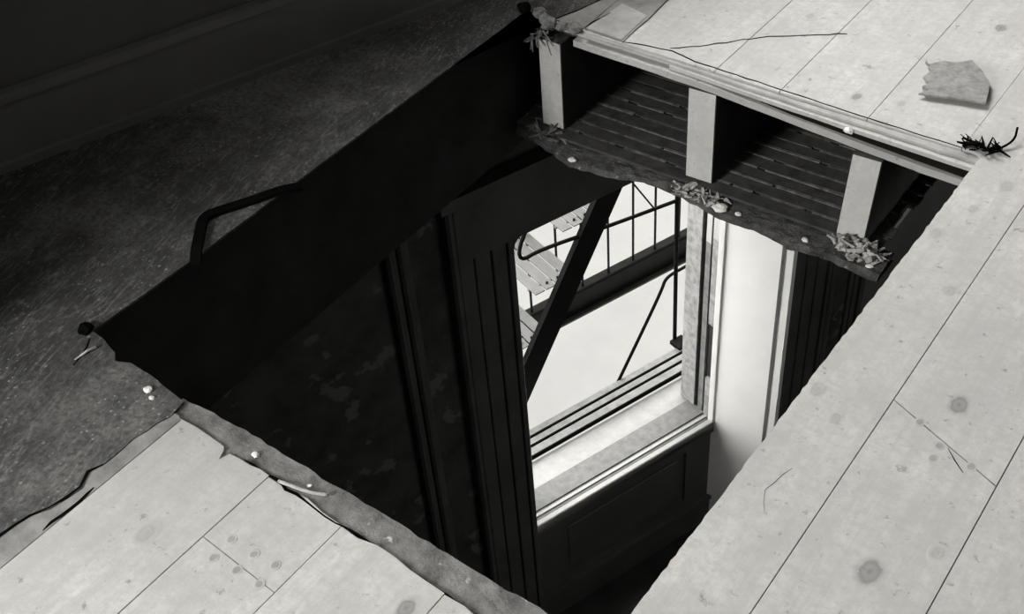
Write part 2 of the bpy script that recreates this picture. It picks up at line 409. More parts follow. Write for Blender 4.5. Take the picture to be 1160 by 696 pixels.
pb = jag([(-1.474, 2.137), (-1.435, 2.135), (-1.36, 2.132)], .03, .001, 41)+jag([(-1.36, 2.132), (-1.376, 2.354), (-1.385, 8)], .05, .003, 42)[1:]+[(-1.47, 8), (-1.472, 3.0), (-1.48, 2.27)]
tag(prism('underlay_paper', clip(pb, ROOM), -.0022, .0002, M['paper_mid'], floor), 'worn underlay strip beside the bare far planks')
prism('underlay_paper', [(-1.470, 2.139), (-1.368, 2.134), (-1.376, 2.262), (-1.462, 2.285)], .0001, .0012, M['paper_pale'], floor)
# cracks: long split running over the far planks
def crack(pts, wdt, z=.0002, par=floor):
    bm = bmesh.new(); pts = [Vector((p[0], p[1], z)) for p in pts]
    L = []; R_ = []
    for i, p in enumerate(pts):
        d = (pts[min(i+1, len(pts)-1)]-pts[max(i-1, 0)]).normalized(); n = Vector((-d.y, d.x, 0))
        w_ = wdt*random.uniform(.35, 1)*(.3 if i in (0, len(pts)-1) else 1)
        L.append(p+n*w_/2); R_.append(p-n*w_/2)
    add_prism(bm, [(v.x, v.y) for v in L+R_[::-1]], z-.0015, z)
    return mesh_obj('split', bm, M['dark'], par)
crack(jag([(-1.25, 2.158), (-1.18, 2.215), (-1.095, 2.303), (-1.0, 2.37), (-.928, 2.417)], .02, .004, 51), .003, -.0008)
crack(jag([(-1.362, 2.128), (-1.30, 2.142), (-1.24, 2.150), (-1.17, 2.134), (-.9, 2.122), (-.62, 2.108), (-.53, 2.106)], .025, .0015, 52), .0032, -.0008)
crack(jag([(-1.565, 2.135), (-1.54, 2.2), (-1.52, 2.274), (-1.515, 2.4)], .03, .002, 53), .003, .0018)
crack(jag([(-1.475, 2.136), (-1.47, 2.19), (-1.462, 2.23)], .02, .002, 54), .004, .0018)
crack(jag([(-1.385, .30), (-1.378, .387), (-1.371, .436), (-1.358, .463), (-1.350, .518), (-1.366, .546), (-1.357, .569)], .02, .003, 31), .006, .0020)
crack(jag([(-1.33, .43), (-1.328, .50), (-1.332, .53)], .015, .003, 56), .006, .0004)
crack(jag([(-.44, 1.16), (-.455, 1.10), (-.435, 1.06)], .02, .002, 57), .0012, .0002)
crack(jag([(-1.17, .705), (-1.05, .700), (-.96, .692), (-.80, .688), (-.60, .678)], .02, .004, 58), .006, -.0005)
crack(jag([(-.262, 1.325), (-.225, 1.29)], .02, .002, 59), .003, .0002)
# knots and nail marks in the planks
def disc(x, y, rx, ry, mat, name):
    bm = bmesh.new(); n = 18
    def ring(k_, z): return [bm.verts.new((x+k_*rx*math.cos(2*math.pi*k/n), y+k_*ry*math.sin(2*math.pi*k/n), z)) for k in range(n)]
    zo = -.0018 if y > 2.14 and x < -.54 else 0
    a, b_, c_ = ring(1, -.0012+zo), ring(1, -.0002+zo), ring(.8, .0002+zo)
    for u, v in ((a, b_), (b_, c_)):
        for k in range(n): bm.faces.new((u[k], u[(k+1) % n], v[(k+1) % n], v[k]))
    bm.faces.new(a[::-1]); bm.faces.new(c_)
    return mesh_obj(name, bm, M[mat], floor)
for (x_, y_, r_, mt_) in [(-.266, 1.048, .030, 'knot'), (-.281, 1.42, .026, 'knot'), (-.48, 1.334, .024, 'knot_faint'), (-.797, 2.178, .017, 'knot'), (-1.038, 2.451, .018, 'knot_faint'),
        (-.64, 2.612, .022, 'knot'), (-.418, 2.02, .024, 'knot_faint'), (-.476, 1.814, .020, 'knot_faint'), (-1.19, .516, .024, 'knot_faint'), (-.772, .635, .022, 'knot'), (-.396, 1.673, .02, 'knot_faint'),
        (-.705, 2.20, .014, 'knot_faint'), (-.43, 1.29, .016, 'knot_faint'), (-.20, 1.13, .018, 'knot_faint'), (-.445, 1.92, .016, 'knot_faint')]:
    disc(x_, y_, r_*.85, r_*1.25, mt_, 'knot')
for (x_, y_) in [(-1.071, .582), (-1.022, .582), (-.981, .585), (-1.069, .543), (-1.023, .547), (-.977, .548)]:
    disc(x_, y_, .0085, .010, 'nail', 'nail_mark')
for (x_, y_) in [(-.318, 1.353), (-.273, 1.294), (-.274, 1.322), (-.219, 1.308)]:
    disc(x_, y_, .008, .011, 'nail', 'nail_mark')
# joists
JX = [(-.709, .066), (-1.122, .072), (-1.556, .066), (-1.99, .07), (-2.42, .07), (-2.85, .07), (-.275, .07), (.16, .07), (.59, .07), (1.02, .07), (1.45, .07), (1.88, .07)]
def fac_y(x): return P0.y+(x-P0.x)*WD.y/WD.x
for k, (jx, jw) in enumerate(JX):
    ye = 2.052 if jx > -.8 else (2.086 if jx > -1.2 else 2.098)
    zt = z_sub0(jx, 0)-.0005 if -1.2 < jx < -.5 else -.038
    hole = XL0-.02 < jx < XR0+.02
    def jb(poly, mat):
        q = clip(poly, ROOM)
        if q: prism('joist', q, -.287, -.038, M[mat], floor)
    if hole:
        lean = -.012 if jx > -.8 else 0.0
        bm = bmesh.new()
        # the sawn end: bottom set back a little, chipped corner
        q = clip([(jx-jw/2, ye), (jx+jw/2, ye+.002), (jx+jw/2, 8), (jx-jw/2, 8)], ROOM)
        add_prism(bm, q, -.287, zt)
        for v in bm.verts:
            if v.co.y < ye+.05:
                if v.co.z < -.2: v.co.x += lean; v.co.y += .0
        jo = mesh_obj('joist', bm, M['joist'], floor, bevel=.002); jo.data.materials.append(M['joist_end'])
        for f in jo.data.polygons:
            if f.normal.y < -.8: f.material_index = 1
        jb([(jx-jw/2, -6), (jx+jw/2, -6), (jx+jw/2, .70), (jx-jw/2, .70)], 'joist')
    else:
        jb([(jx-jw/2, -6), (jx+jw/2, -6), (jx+jw/2, 8), (jx-jw/2, 8)], 'joist')

# header joist closing the left side of the hole, its shade put into the black colour
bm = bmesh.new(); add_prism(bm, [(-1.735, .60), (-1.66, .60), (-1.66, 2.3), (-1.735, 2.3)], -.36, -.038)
add_prism(bm, [(-1.6595, .735), (-1.632, .735), (-1.655, 2.136), (-1.6595, 2.136)], -.36, -.0039)  # dark facing over the pale plank edges, painted shade as well
tag(mesh_obj('joist', bm, M['shade_black'], floor), 'joist along the left side of the hole, shade put into its black colour')

# ------------------------------------------------------------------ STRUCTURE: ceiling of the room below (lath and plaster)
ceil = empty('ceiling', (-1.07, 1.43, CEIL2)); tag(ceil, 'lath and plaster ceiling of the room below, cut open under the hole', 'ceiling', kind='structure')
ly = [-5.9+.047*i for i in range(300)]
CX0, CX1 = -1.74, -.46
def lath_row(y0, x0, x1, jitter=0):
    q = clip([(x0, y0+random.uniform(-jitter, jitter)), (x1, y0+random.uniform(-jitter, jitter)), (x1, y0+.037), (x0, y0+.037)], ROOM)
    return q
# individual laths where the hole shows them
y0 = 2.072
n_l = 0
while y0 < 2.80:
    q = lath_row(y0, -1.95, -.655+random.uniform(-.02, .01), .002)
    if q: prism('lath', q, -.2955, -.2885, M['lath'], ceil)
    # plaster squeezed up between the laths
    bm = bmesh.new(); xk = -1.93
    while xk < -.74:
        L_ = random.uniform(.05, .25)
        if random.random() < .88:
            q = clip([(xk, y0+.0375), (xk+L_, y0+.0375), (xk+L_, y0+.0375+random.uniform(.005, .012)), (xk, y0+.0375+random.uniform(.004, .010))], ROOM)
            if q: add_prism(bm, q, -.297, -.2885+random.uniform(-.001, .002))
        xk += L_+random.uniform(.004, .03)
    if len(bm.verts): tag(mesh_obj('plaster_key', bm, M['key'], ceil), 'pale plaster squeezed up between the laths', kind='stuff')
    y0 += .047
for y1 in (2.83, 3.4, 4.1, 4.9, 5.7):
    pass
for i in range(12):
    y1 = .81+.1*i
    pass
# plaster slab round the opening
def pl(poly):
    q = clip(poly, ROOM)
    if q: return prism('plaster', q, CEIL2-.004, -.297, M['plaster'], ceil)
pl([(-7, 2.09), (-.665, 2.09), (-.665, 8), (-7, 8)])
pl([(-.665, 2.95), (4, 2.95), (4, 8), (-.665, 8)])
pl([(-7, .66), (CX0, .66), (CX0, 2.09), (-7, 2.09)])
pl([(CX1, .66), (4, .66), (4, 2.09), (CX1, 2.09)])
pl([(-.24, 2.09), (4, 2.09), (4, 2.95), (-.24, 2.95)])
pl([(-7, -6), (4, -6), (4, .66), (-7, .66)])
# ragged plaster ledge hanging in the opening on the far side
bm = bmesh.new(); NX = 150; NY = 7
lower = [(-1.68, 2.065), (-1.56, 2.045), (-1.445, 2.007), (-1.357, 2.016), (-1.301, 2.028), (-1.249, 2.047), (-1.171, 2.043), (-1.091, 2.030), (-1.021, 2.012), (-.92, 2.016), (-.839, 1.997), (-.762, 2.008), (-.641, 1.994), (-.44, 1.98)]
def interp(x):
    for a, b_ in zip(lower, lower[1:]):
        if a[0] <= x <= b_[0]: return a[1]+(b_[1]-a[1])*(x-a[0])/(b_[0]-a[0])
    return lower[-1][1] if x > -1 else lower[0][1]
top = []; bot = []
for i in range(NX+1):
    x_ = -1.68+1.055*i/NX; ya = interp(x_)+.006*noise.noise(Vector((x_*40, 0, 0))); yb = 2.085
    rt = []; rb = []
    for j in range(NY+1):
        t = j/NY; yy = ya+(yb-ya)*t
        zt = -.300+.006*noise.noise(Vector((x_*30, yy*60, 1)))-.010*(1-t)**2
        zb = -.322+.004*noise.noise(Vector((x_*30, yy*60, 5)))
        if j == 0: zt = zb = -.318+.004*noise.noise(Vector((x_*25, 3, 5)))
        rt.append(bm.verts.new((x_, yy, zt))); rb.append(rt[-1] if j == 0 else bm.verts.new((x_, yy, zb)))
    top.append(rt); bot.append(rb)
for i in range(NX):
    for j in range(NY):
        bm.faces.new((top[i][j], top[i+1][j], top[i+1][j+1], top[i][j+1]))
        vs = [bot[i][j], bot[i][j+1], bot[i+1][j+1], bot[i+1][j]]
        bm.faces.new(vs)
tag(mesh_obj('plaster_ledge', bm, M['plaster_edge'], ceil), 'ragged dark plaster edge under the joist ends')

# ------------------------------------------------------------------ STRUCTURE: street wall, both storeys
wall = empty('wall_front', S(.5, .2, FLOOR2)); tag(wall, 'thick street wall running behind the joists and down to the window below', 'wall', kind='structure')
def wallbox(s0, s1, z0, z1, mat, mat2='brick', nm='masonry'):
    fbox('plaster_face', s0, s1, 0, .02, z0, z1, M[mat], wall)
    fbox(nm, s0, s1, .02, .44, z0, z1, M[mat2], wall)
# lower storey, window opening s .39..1.632
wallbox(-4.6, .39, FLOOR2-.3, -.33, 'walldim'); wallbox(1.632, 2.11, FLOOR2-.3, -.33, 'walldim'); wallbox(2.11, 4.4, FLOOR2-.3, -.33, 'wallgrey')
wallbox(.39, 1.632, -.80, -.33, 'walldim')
fbox('masonry', .39, 1.632, .26, .44, FLOOR2-.3, -2.64, M['brick'], wall)
# floor zone and upper storey
fbox('masonry', -4.6, 4.4, 0, .44, -.33, 0, M['brick'], wall)
WU = [(-3.29, -2.05), (.39, 1.63)]
def wallseg(a, b_, z0, z1, ra, rb):
    # ra / rb: splay on the a / b end where it borders a window
    pts = [(a, 0), (b_, 0)]+([(b_+.13, .225), (b_+.13, .44)] if rb else [(b_, .44)])+([(a-.13, .44), (a-.13, .225)] if ra else [(a, .44)])
    fpoly('plastered_masonry', pts, z0, z1, M['wallup'], wall)
wallseg(-4.6, -3.29, 0, 2.75, 0, 1); wallseg(-2.05, .39, 0, 2.75, 1, 1); wallseg(1.63, 4.4, 0, 2.75, 1, 0)
for a, b_ in WU:
    for z0, z1 in ((0, .72), (2.40, 2.75)): fpoly('plastered_masonry', [(a, 0), (b_, 0), (b_-.13, .225), (b_-.13, .44), (a+.13, .44), (a+.13, .225)], z0, z1, M['wallup'], wall)
bm = bmesh.new(); add_fbox(bm, -1.45, -1.35, -.60, -.004, .0015, 2.75); tag(mesh_obj('shadow_stub', bm, M['wallup']), 'unseen stub added to shade the upper floor along the street wall', 'wall', kind='structure')  # unseen block added to cast the dark band along the street wall
bs = empty('baseboard_front', S(0, -.01, 0)); tag(bs, 'dark painted baseboard along the street wall upstairs', 'baseboard', kind='structure')
fbox('board', -4.6, 4.4, -.018, 0, 0.0015, .150, M['baseup'], bs); fbox('cap', -4.6, 4.4, -.026, 0, .150, .172, M['baseup'], bs)
fbox('shoe', -4.6, 4.4, -.034, -.018, 0.0015, .02, M['baseup'], bs)
# the other walls and ceilings
for nm, a, b_, lab in (('wall_left', (-4.6, -4.6), (-4.6, .44), 'left'), ('wall_right', (4.4, -4.6), (4.4, .44), 'right'), ('wall_back', (-4.6, -4.6), (4.4, -4.6), 'back')):
    bm = bmesh.new()
    if nm == 'wall_back': add_fbox(bm, -4.7, 4.5, -4.7, -4.6, FLOOR2-.3, 2.75)
    elif nm == 'wall_left': add_fbox(bm, -4.7, -4.6, -4.6, .44, FLOOR2-.3, 2.75)
    else: add_fbox(bm, 4.4, 4.5, -4.6, .44, FLOOR2-.3, 2.75)
    tag(mesh_obj(nm, bm, M['walldim']), 'plain dim %s wall of the two storeys' % lab, 'wall', kind='structure')
bm = bmesh.new(); add_fbox(bm, -4.7, 4.5, -4.7, .44, 2.75, 2.9); tag(mesh_obj('ceiling', bm, M['plaster']), 'plaster ceiling of the upper room', 'ceiling', kind='structure')
bm = bmesh.new(); add_fbox(bm, -4.6, 4.4, -4.6, 0, FLOOR2-.1, FLOOR2); add_fbox(bm, .39, 1.632, 0, .26, FLOOR2-.1, FLOOR2)
tag(mesh_obj('floor', bm, M['lowfloor']), 'dark floor of the room below', 'floor', kind='structure')
# upper windows (out of the frame)
for k, (a, b_) in enumerate(WU):
    wn = empty('window_%d' % (k+2), S((a+b_)/2, .2, .72)); tag(wn, 'sash window of the upper room, lower sash raised', 'window', kind='structure')
    bm = bmesh.new(); add_fbox(bm, a+.11, a+.15, .28, .40, .72, 2.40); add_fbox(bm, b_-.15, b_-.11, .28, .40, .72, 2.40); add_fbox(bm, a+.11, b_-.11, .28, .40, 2.35, 2.40)
    mesh_obj('frame', bm, M['baseup'], wn)
    bm = bmesh.new(); add_fbox(bm, a-.13, a, -.025, 0, .17, 2.45); add_fbox(bm, b_, b_+.13, -.025, 0, .17, 2.45); add_fbox(bm, a-.13, b_+.13, -.025, 0, 2.40, 2.52)
    mesh_obj('casing', bm, M['baseup'], wn)

# ------------------------------------------------------------------ STRUCTURE: the window of the room below
win = empty('window_1', S(1.0, .2, -2.575)); tag(win, 'open window of the room below with white splayed reveal and deep sill', 'window', kind='structure')
HZ = -.80
# splayed reveals with their panels
fpoly('reveal', [(1.500, .225), (1.632, .0), (1.66, .0), (1.66, .26), (1.535, .26), (1.520, .232)], FLOOR2, HZ, M['white'], win)
tag(fpoly('reveal_bead', [(1.491, .232), (1.5015, .214), (1.4975, .212), (1.486, .230)], -2.575, HZ, M['white'], win), 'white bead beside the reveal')
fpoly('reveal_bead', [(1.628, .0), (1.642, -.022), (1.662, -.022), (1.662, .0)], FLOOR2, HZ, M['white'], win)
fpoly('reveal_bead', [(1.6175, .0165), (1.6235, .0065), (1.6265, .0165), (1.622, .0225)], FLOOR2, HZ, M['jambmid'], win)
fpoly('reveal', [(.52, .225), (.39, .0), (.36, .0), (.36, .26), (.485, .26), (.50, .232)], FLOOR2, HZ, M['white'], win)
fpoly('head_panel', [(.39, .0), (1.632, .0), (1.50, .26), (.52, .26)], HZ, HZ+.03, M['apron'], win)
# wall beside the jambs, behind the reveals
fbox('jamb_box', 1.515, 1.66, .26, .44, -2.64, -.6, M['brick'], win); fbox('jamb_box', .36, .505, .26, .44, -2.64, -.6, M['brick'], win)
fbox('lintel', .36, 1.66, .26, .44, -.75, -.33, M['brick'], win)
# jamb lining, from the room outward: flaking inner bead, pulley slot, stops, outer stop
def jambs(name, o0, o1, d, mat, z0=-2.575, z1=-.75, both=True):
    fbox(name, 1.5-d, 1.515, o0, o1, z0, z1, M[mat], win)
    if both: fbox(name, .505, .52+d, o0, o1, z0, z1, M[mat], win)
jambs('inner_bead', .240, .272, .004, 'jamb', -2.575, -2.34)
jambs('inner_bead', .240, .272, .004, 'jamb', -2.02, -1.56)
jambs('inner_bead', .240, .272, .004, 'jambwhite', -1.56, -.75)
jambs('pulley_slot', .226, .283, -.010, 'jambdark')
jambs('parting_bead', .283, .312, .003, 'jambmid', -2.575, -1.60)
jambs('parting_bead', .283, .312, .003, 'jambwhite', -1.60, -.75)
jambs('sash_groove', .312, .335, -.010, 'jambdark')
jambs('outer_stop', .335, .425, .006, 'jamb')
# sashes pushed up out of sight behind the head
for (o0, o1, zb, zt) in ((.285, .312, -1.10, -.62), (.315, .335, -1.06, -.60)):
    sa = bmesh.new(); a, b_ = .525, 1.495
    add_fbox(sa, a, a+.045, o0, o1, zb, zt); add_fbox(sa, b_-.045, b_, o0, o1, zb, zt); add_fbox(sa, a, b_, o0, o1, zb, zb+.06); add_fbox(sa, a, b_, o0, o1, zt-.04, zt)
    so = mesh_obj('sash', sa, M['casing'], win)
    fbox('pane', a+.045, b_-.045, (o0+o1)/2-.0015, (o0+o1)/2+.0015, zb+.06, zt-.04, M['glass'], so)
# sill: nosing, grooved front, weathered stool, bright stone outside
fbox('sill_nosing', .515, 1.505, .205, .232, -2.628, -2.572, M['nosing'], win, bevel=.004)
fbox('sill_bead', .515, 1.503, .2335, .246, -2.60, -2.576, M['stool'], win)
fbox('sill_bead', .515, 1.503, .248, .262, -2.60, -2.570, M['nosing'], win)
fbox('sill_bead', .515, 1.503, .2635, .272, -2.60, -2.574, M['stool'], win)
fbox('stool', .515, 1.503, .2735, .375, -2.60, -2.568, M['stool'], win)
fbox('stone_sill', .38, 1.64, .376, .515, -2.70, -2.585, M['stone'], win)
fbox('sill_bed', .515, 1.503, .205, .376, -2.64, -2.60, M['apron'], win)
# panelled apron under the sill
ap = empty('trim_1', S(.95, .235, FLOOR2)); tag(ap, 'dark panelled apron below the window sill', 'trim', kind='structure')
fbox('back_board', .515, 1.503, .236, .258, FLOOR2, -2.612, M['apron'], ap)
fbox('rail', .515, 1.503, .222, .236, -2.70, -2.613, M['apron'], ap); fbox('rail', .515, 1.503, .222, .236, -3.10, -3.04, M['apron'], ap)
fbox('stile', 1.36, 1.503, .222, .236, -3.04, -2.70, M['apron'], ap); fbox('stile', .515, .66, .222, .236, -3.04, -2.70, M['apron'], ap)
fbox('panel', .70, 1.32, .228, .236, -3.01, -2.73, M['apron'], ap, bevel=.006)
fbox('skirting', .505, 1.51, .205, .222, FLOOR2, -3.115, M['apron'], ap, bevel=.004); fbox('skirting_cap', .505, 1.51, .198, .222, -3.115, -3.095, M['apron'], ap)
# casings with fluted faces, pilaster mouldings
def casing(s_in, sgn, name):
    e = empty(name, S(s_in+sgn*.12, -.02, FLOOR2)); tag(e, 'dark fluted casing on the %s side of the window below' % ('right' if sgn > 0 else 'left'), 'trim', kind='structure')
    def b2(a, b_, d, nm, z1=-.60, mat='casing', bv=.003):
        s0, s1 = sorted((s_in+sgn*a, s_in+sgn*b_)); fbox(nm, s0, s1, -d, 0, FLOOR2, z1, M[mat], e, bevel=bv)
    b2(.0, .022, .028, 'bead'); b2(.022, .060, .018, 'flat'); b2(.060, .078, .026, 'bead'); b2(.078, .125, .016, 'flat')
    b2(.125, .140, .024, 'bead'); b2(.140, .185, .018, 'flat'); b2(.185, .203, .034, 'bead', bv=.005); b2(.203, .228, .042, 'back_band', bv=.008)
    b2(.345, .365, .016, 'moulding', -.40); b2(.365, .385, .030, 'moulding', -.40, bv=.008); b2(.385, .402, .014, 'moulding', -.40); b2(.402, .425, .034, 'moulding', -.40, bv=.008)
casing(.39, -1, 'trim_2'); casing(1.664, 1, 'trim_3')
hc = empty('trim_4', S(1, -.02, -.8)); tag(hc, 'dark head casing over the window below', 'trim', kind='structure')
fbox('head_board', .162, 1.88, -.03, 0, -.822, -.60, M['casing'], hc); fbox('cornice', .14, 1.90, -.06, 0, -.60, -.56, M['casing'], hc)
for s_, sg in ((.39, 1), (1.632, -1)):   # rounded paint-clogged corners
    bm = bmesh.new(); pts = [(s_, -.822)]
    for k in range(6):
        a = math.pi/2*k/5; pts.append((s_+sg*.035*(1-math.sin(a)), -.822-.035*(1-math.cos(a))))
    va = [bm.verts.new(S(p[0], -.028, p[1])) for p in pts]; vb = [bm.verts.new(S(p[0], 0, p[1])) for p in pts]
    for k in range(len(pts)): bm.faces.new((va[k], va[(k+1) % len(pts)], vb[(k+1) % len(pts)], vb[k]))
    bmesh.ops.triangulate(bm, faces=[bm.faces.new(va[::-1]), bm.faces.new(vb)])
    mesh_obj('corner_block', bm, M['casing'], hc)

# outside ground
bm = bmesh.new(); add_fbox(bm, -40, 40, .44, 60, -8.2, -8.0)
tag(mesh_obj('ground', bm, M['ground']), 'pale street paving far below the window', 'ground', kind='structure')

# ------------------------------------------------------------------ FIRE ESCAPE
fe = empty('fire_escape', S(1.2, .95, -2.62)); tag(fe, 'black iron fire escape with slatted treads outside the window below', 'fire escape')
def bar(name, a, b_, w_, h_, mat, par=fe, up=Vector((0, 0, 1))):
    bm = bmesh.new(); add_bar(bm, S(*a), S(*b_), w_, h_, up); return mesh_obj(name, bm, M[mat], par)
# outer edge channel
fbox('edge_beam', -.4, 3.2, 1.22, 1.228, -2.645, -2.475, M['iron'], fe)
fbox('beam_flange', -.4, 3.2, 1.19, 1.22, -2.483, -2.475, M['iron'], fe); fbox('beam_flange', -.4, 3.2, 1.195, 1.22, -2.645, -2.633, M['irongrey'], fe)
fbox('edge_angle', -.4, 3.2, 1.19, 1.235, -2.460, -2.452, M['iron'], fe)
for s_ in (.30, .45, .60, .75, .91, 1.06, 1.213, 1.373, 1.522, 1.684, 1.84, 1.982, 2.14, 2.29, 2.44, 2.6, 2.75, 2.9):
    tube('baluster', [S(s_, 1.205, -2.47), S(s_, 1.205, -1.50)], .0068, M['iron'], fe, 6)
bar('top_rail', (-.4, 1.205, -1.50), (3.2, 1.205, -1.50), .012, .035, 'iron')
# end frames and brackets tying the platform to the wall
for s_ in (-.4, 3.2):
    bar('bracket', (s_, .44, -2.60), (s_, 1.22, -2.60), .03, .06, 'iron'); bar('brace', (s_, .44, -3.3), (s_, 1.2, -2.62), .03, .03, 'iron')
    bar('end_rail', (s_, .44, -1.50), (s_, 1.205, -1.50), .03, .03, 'iron'); bar('post', (s_, 1.205, -2.6), (s_, 1.205, -1.5), .03, .03, 'iron', up=Vector((1, 0, 0)))
# platform slats along the wall
for (o0, o1) in ((.622, .652), (.576, .606), (.522, .560)):
    fbox('platform_slat', -.4, 3.2, o0, o1, -2.556, -2.548, M['slat'], fe)
for (o0, o1) in ((.616, .622), (.570, .576), (.516, .522)):
    fbox('slat_web', -.4, 3.2, o0, o1, -2.572, -2.5475, M['iron'], fe)
for s_ in (-.1, .86, 1.18, 1.40, 1.66, 2.5):
    fbox('slat_clip', s_-.008, s_+.008, .518, .66, -2.575, -2.558, M['iron'], fe)
# inner handrail with its bent end, corner post
hr = smooth_path([S(.955, .72, -1.38), S(.925, .72, -1.47), S(.862, .72, -1.585), S(.878, .72, -1.645), S(.96, .72, -1.632), S(1.298, .72, -1.682), S(1.685, .72, -1.728)], 3)
tube('handrail', hr, .0085, M['iron'], fe)
tube('post', [S(1.69, .70, -2.56), S(1.69, .715, -1.70)], .0095, M['iron'], fe)
fbox('post_foot', 1.66, 1.73, .63, .70, -2.556, -2.535, M['iron'], fe)
tube('handrail', smooth_path([S(1.95, .72, -2.13), S(1.74, .72, -2.138), S(1.64, .72, -2.142), S(1.60, .70, -2.19), S(1.31, .655, -2.56)], 3), .0078, M['iron'], fe)
tube('diagonal_rod', [S(1.445, .72, -1.515), S(1.575, .72, -1.725)], .004, M['irongrey'], fe)
# stair: near stringer seen against the light, far stringer, slatted treads
def st(t, dn=0): return (1.345+.5*t, -1.46+.863*t)
d = Vector((-.505, -.863)); nrm = Vector((.863, -.505))
def stringer(o0, o1, name='stringer'):
    bm = bmesh.new(); a = Vector((1.343, -1.462))-d*.75; b_ = Vector((1.343, -1.462))+d*1.30
    q = [a-nrm*.056, a+nrm*.060, b_+nrm*.060, b_-nrm*.056]
    va = [bm.verts.new(S(p.x, o0, p.y)) for p in q]; vb = [bm.verts.new(S(p.x, o1, p.y)) for p in q]
    for k in range(4): bm.faces.new((va[k], va[(k+1) % 4], vb[(k+1) % 4], vb[k]))
    bm.faces.new(va[::-1]); bm.faces.new(vb)
    return mesh_obj(name, bm, M['iron'], fe)
stringer(.708, .735); stringer(1.135, 1.150)
for k in range(-2, 5):
    z_ = -1.61-.262*k; s_ = 1.345+(z_+1.46)*.585-.055
    e = empty('tread', Vector(S(s_, .93, z_))-root_loc(fe)); e.parent = fe
    for j in range(4):
        c0 = s_-.112+.056*j
        fbox('tread_slat', c0+.004, c0+.052, .735, 1.135, z_-.005, z_, M['tread'], e)
    fbox('tread_bearer', s_-.112, s_+.112, .78, .79, z_-.014, z_-.005, M['tread'], e)
    fbox('tread_bearer', s_-.112, s_+.112, 1.08, 1.09, z_-.014, z_-.005, M['tread'], e)
    if k == 2:
        for c0 in (s_-.058, s_-.002): fbox('slot', c0, c0+.006, .80, .91, z_-.004, z_+.001, M['iron'], e)
    for q in (-.028, .028):
        tube('bolt', [S(s_+q, .765, z_-.004), S(s_+q, .765, z_+.008)], .006, M['iron'], e, 6)

# ------------------------------------------------------------------ THINGS LYING ABOUT
def lump(name, c, r, mat, label, cat, sq=(1, 1, .6), seed=0, sub_=2, group=None):
    bm = bmesh.new(); bmesh.ops.create_icosphere(bm, subdivisions=sub_, radius=1)
    for v in bm.verts:
        n = 1+.35*noise.noise(v.co*1.3+Vector((seed*3.1, seed, 0)))+.16*noise.noise(v.co*3.5+Vector((seed, 0, seed)))
        v.co = Vector((v.co.x*r*sq[0]*n, v.co.y*r*sq[1]*n, max(v.co.z*n, -.6)*r*sq[2]))
    zmin = min(v.co.z for v in bm.verts)
    for v in bm.verts: v.co += Vector((c[0], c[1], c[2]-zmin))
    o = mesh_obj(name, bm, M[mat]); tag(o, label, cat, group); return o
def shards(name, c, spread_, n, L, mat, label, cat, seed=0, up=.6, w_=.006, base=None):
    r = random.Random(seed); bm = bmesh.new()
    for k in range(n):
        p = Vector(c)+Vector((r.uniform(-1, 1)*spread_[0], r.uniform(-1, 1)*spread_[1], r.uniform(0, 1)*spread_[2]))
        dd = Vector((r.uniform(-1, 1), r.uniform(-1, 1), r.uniform(-.3, 1)*up)).normalized()
        q = p+dd*L*r.uniform(.3, 1)
        if base is not None:
            p.z = max(p.z, base+.003); q.z = max(q.z, base+.003)
        ww = w_*r.uniform(.5, 1.2); m0 = len(bm.verts)
        add_bar(bm, p, q, ww, ww*r.uniform(.3, .7), Vector((r.uniform(-1, 1), r.uniform(-1, 1), 1)))
        bm.verts.ensure_lookup_table(); tp = r.uniform(.1, .9)
        for v in list(bm.verts)[m0+4:m0+8]: v.co = q+(v.co-q)*tp+Vector((r.uniform(-1, 1), r.uniform(-1, 1), r.uniform(-1, 1)))*ww*.25
    o = mesh_obj(name, bm, M[mat]); tag(o, label, cat, kind='stuff'); return o
# torn piece of hardboard on the far planks
pts = jag([(-.728, 2.389), (-.714, 2.368), (-.690, 2.398), (-.665, 2.402), (-.640, 2.427)], .012, .003, 61)+jag([(-.640, 2.427), (-.603, 2.391), (-.574, 2.353), (-.552, 2.269)], .03, .002, 62)[1:]+jag([(-.552, 2.269), (-.685, 2.239)], .03, .002, 63)[1:]+jag([(-.685, 2.239), (-.672, 2.262), (-.690, 2.272), (-.682, 2.292), (-.704, 2.311), (-.700, 2.345), (-.728, 2.389)], .012, .004, 64)[1:-1]
bm = bmesh.new(); zz = lambda x, y: .0075+.004*math.sin((x+.7)*14)+.003*(2.3-y)*5
add_prism(bm, pts, lambda x, y: zz(x, y)-.0045, zz); sc_ = mesh_obj('hardboard_scrap', bm, M['scrap'])
mn = min((sc_.matrix_basis @ v.co).z for v in sc_.data.vertices); sc_.location.z -= mn-.0003
tag(sc_, 'torn grey scrap of hardboard lying on the bright planks beyond the hole', 'scrap')
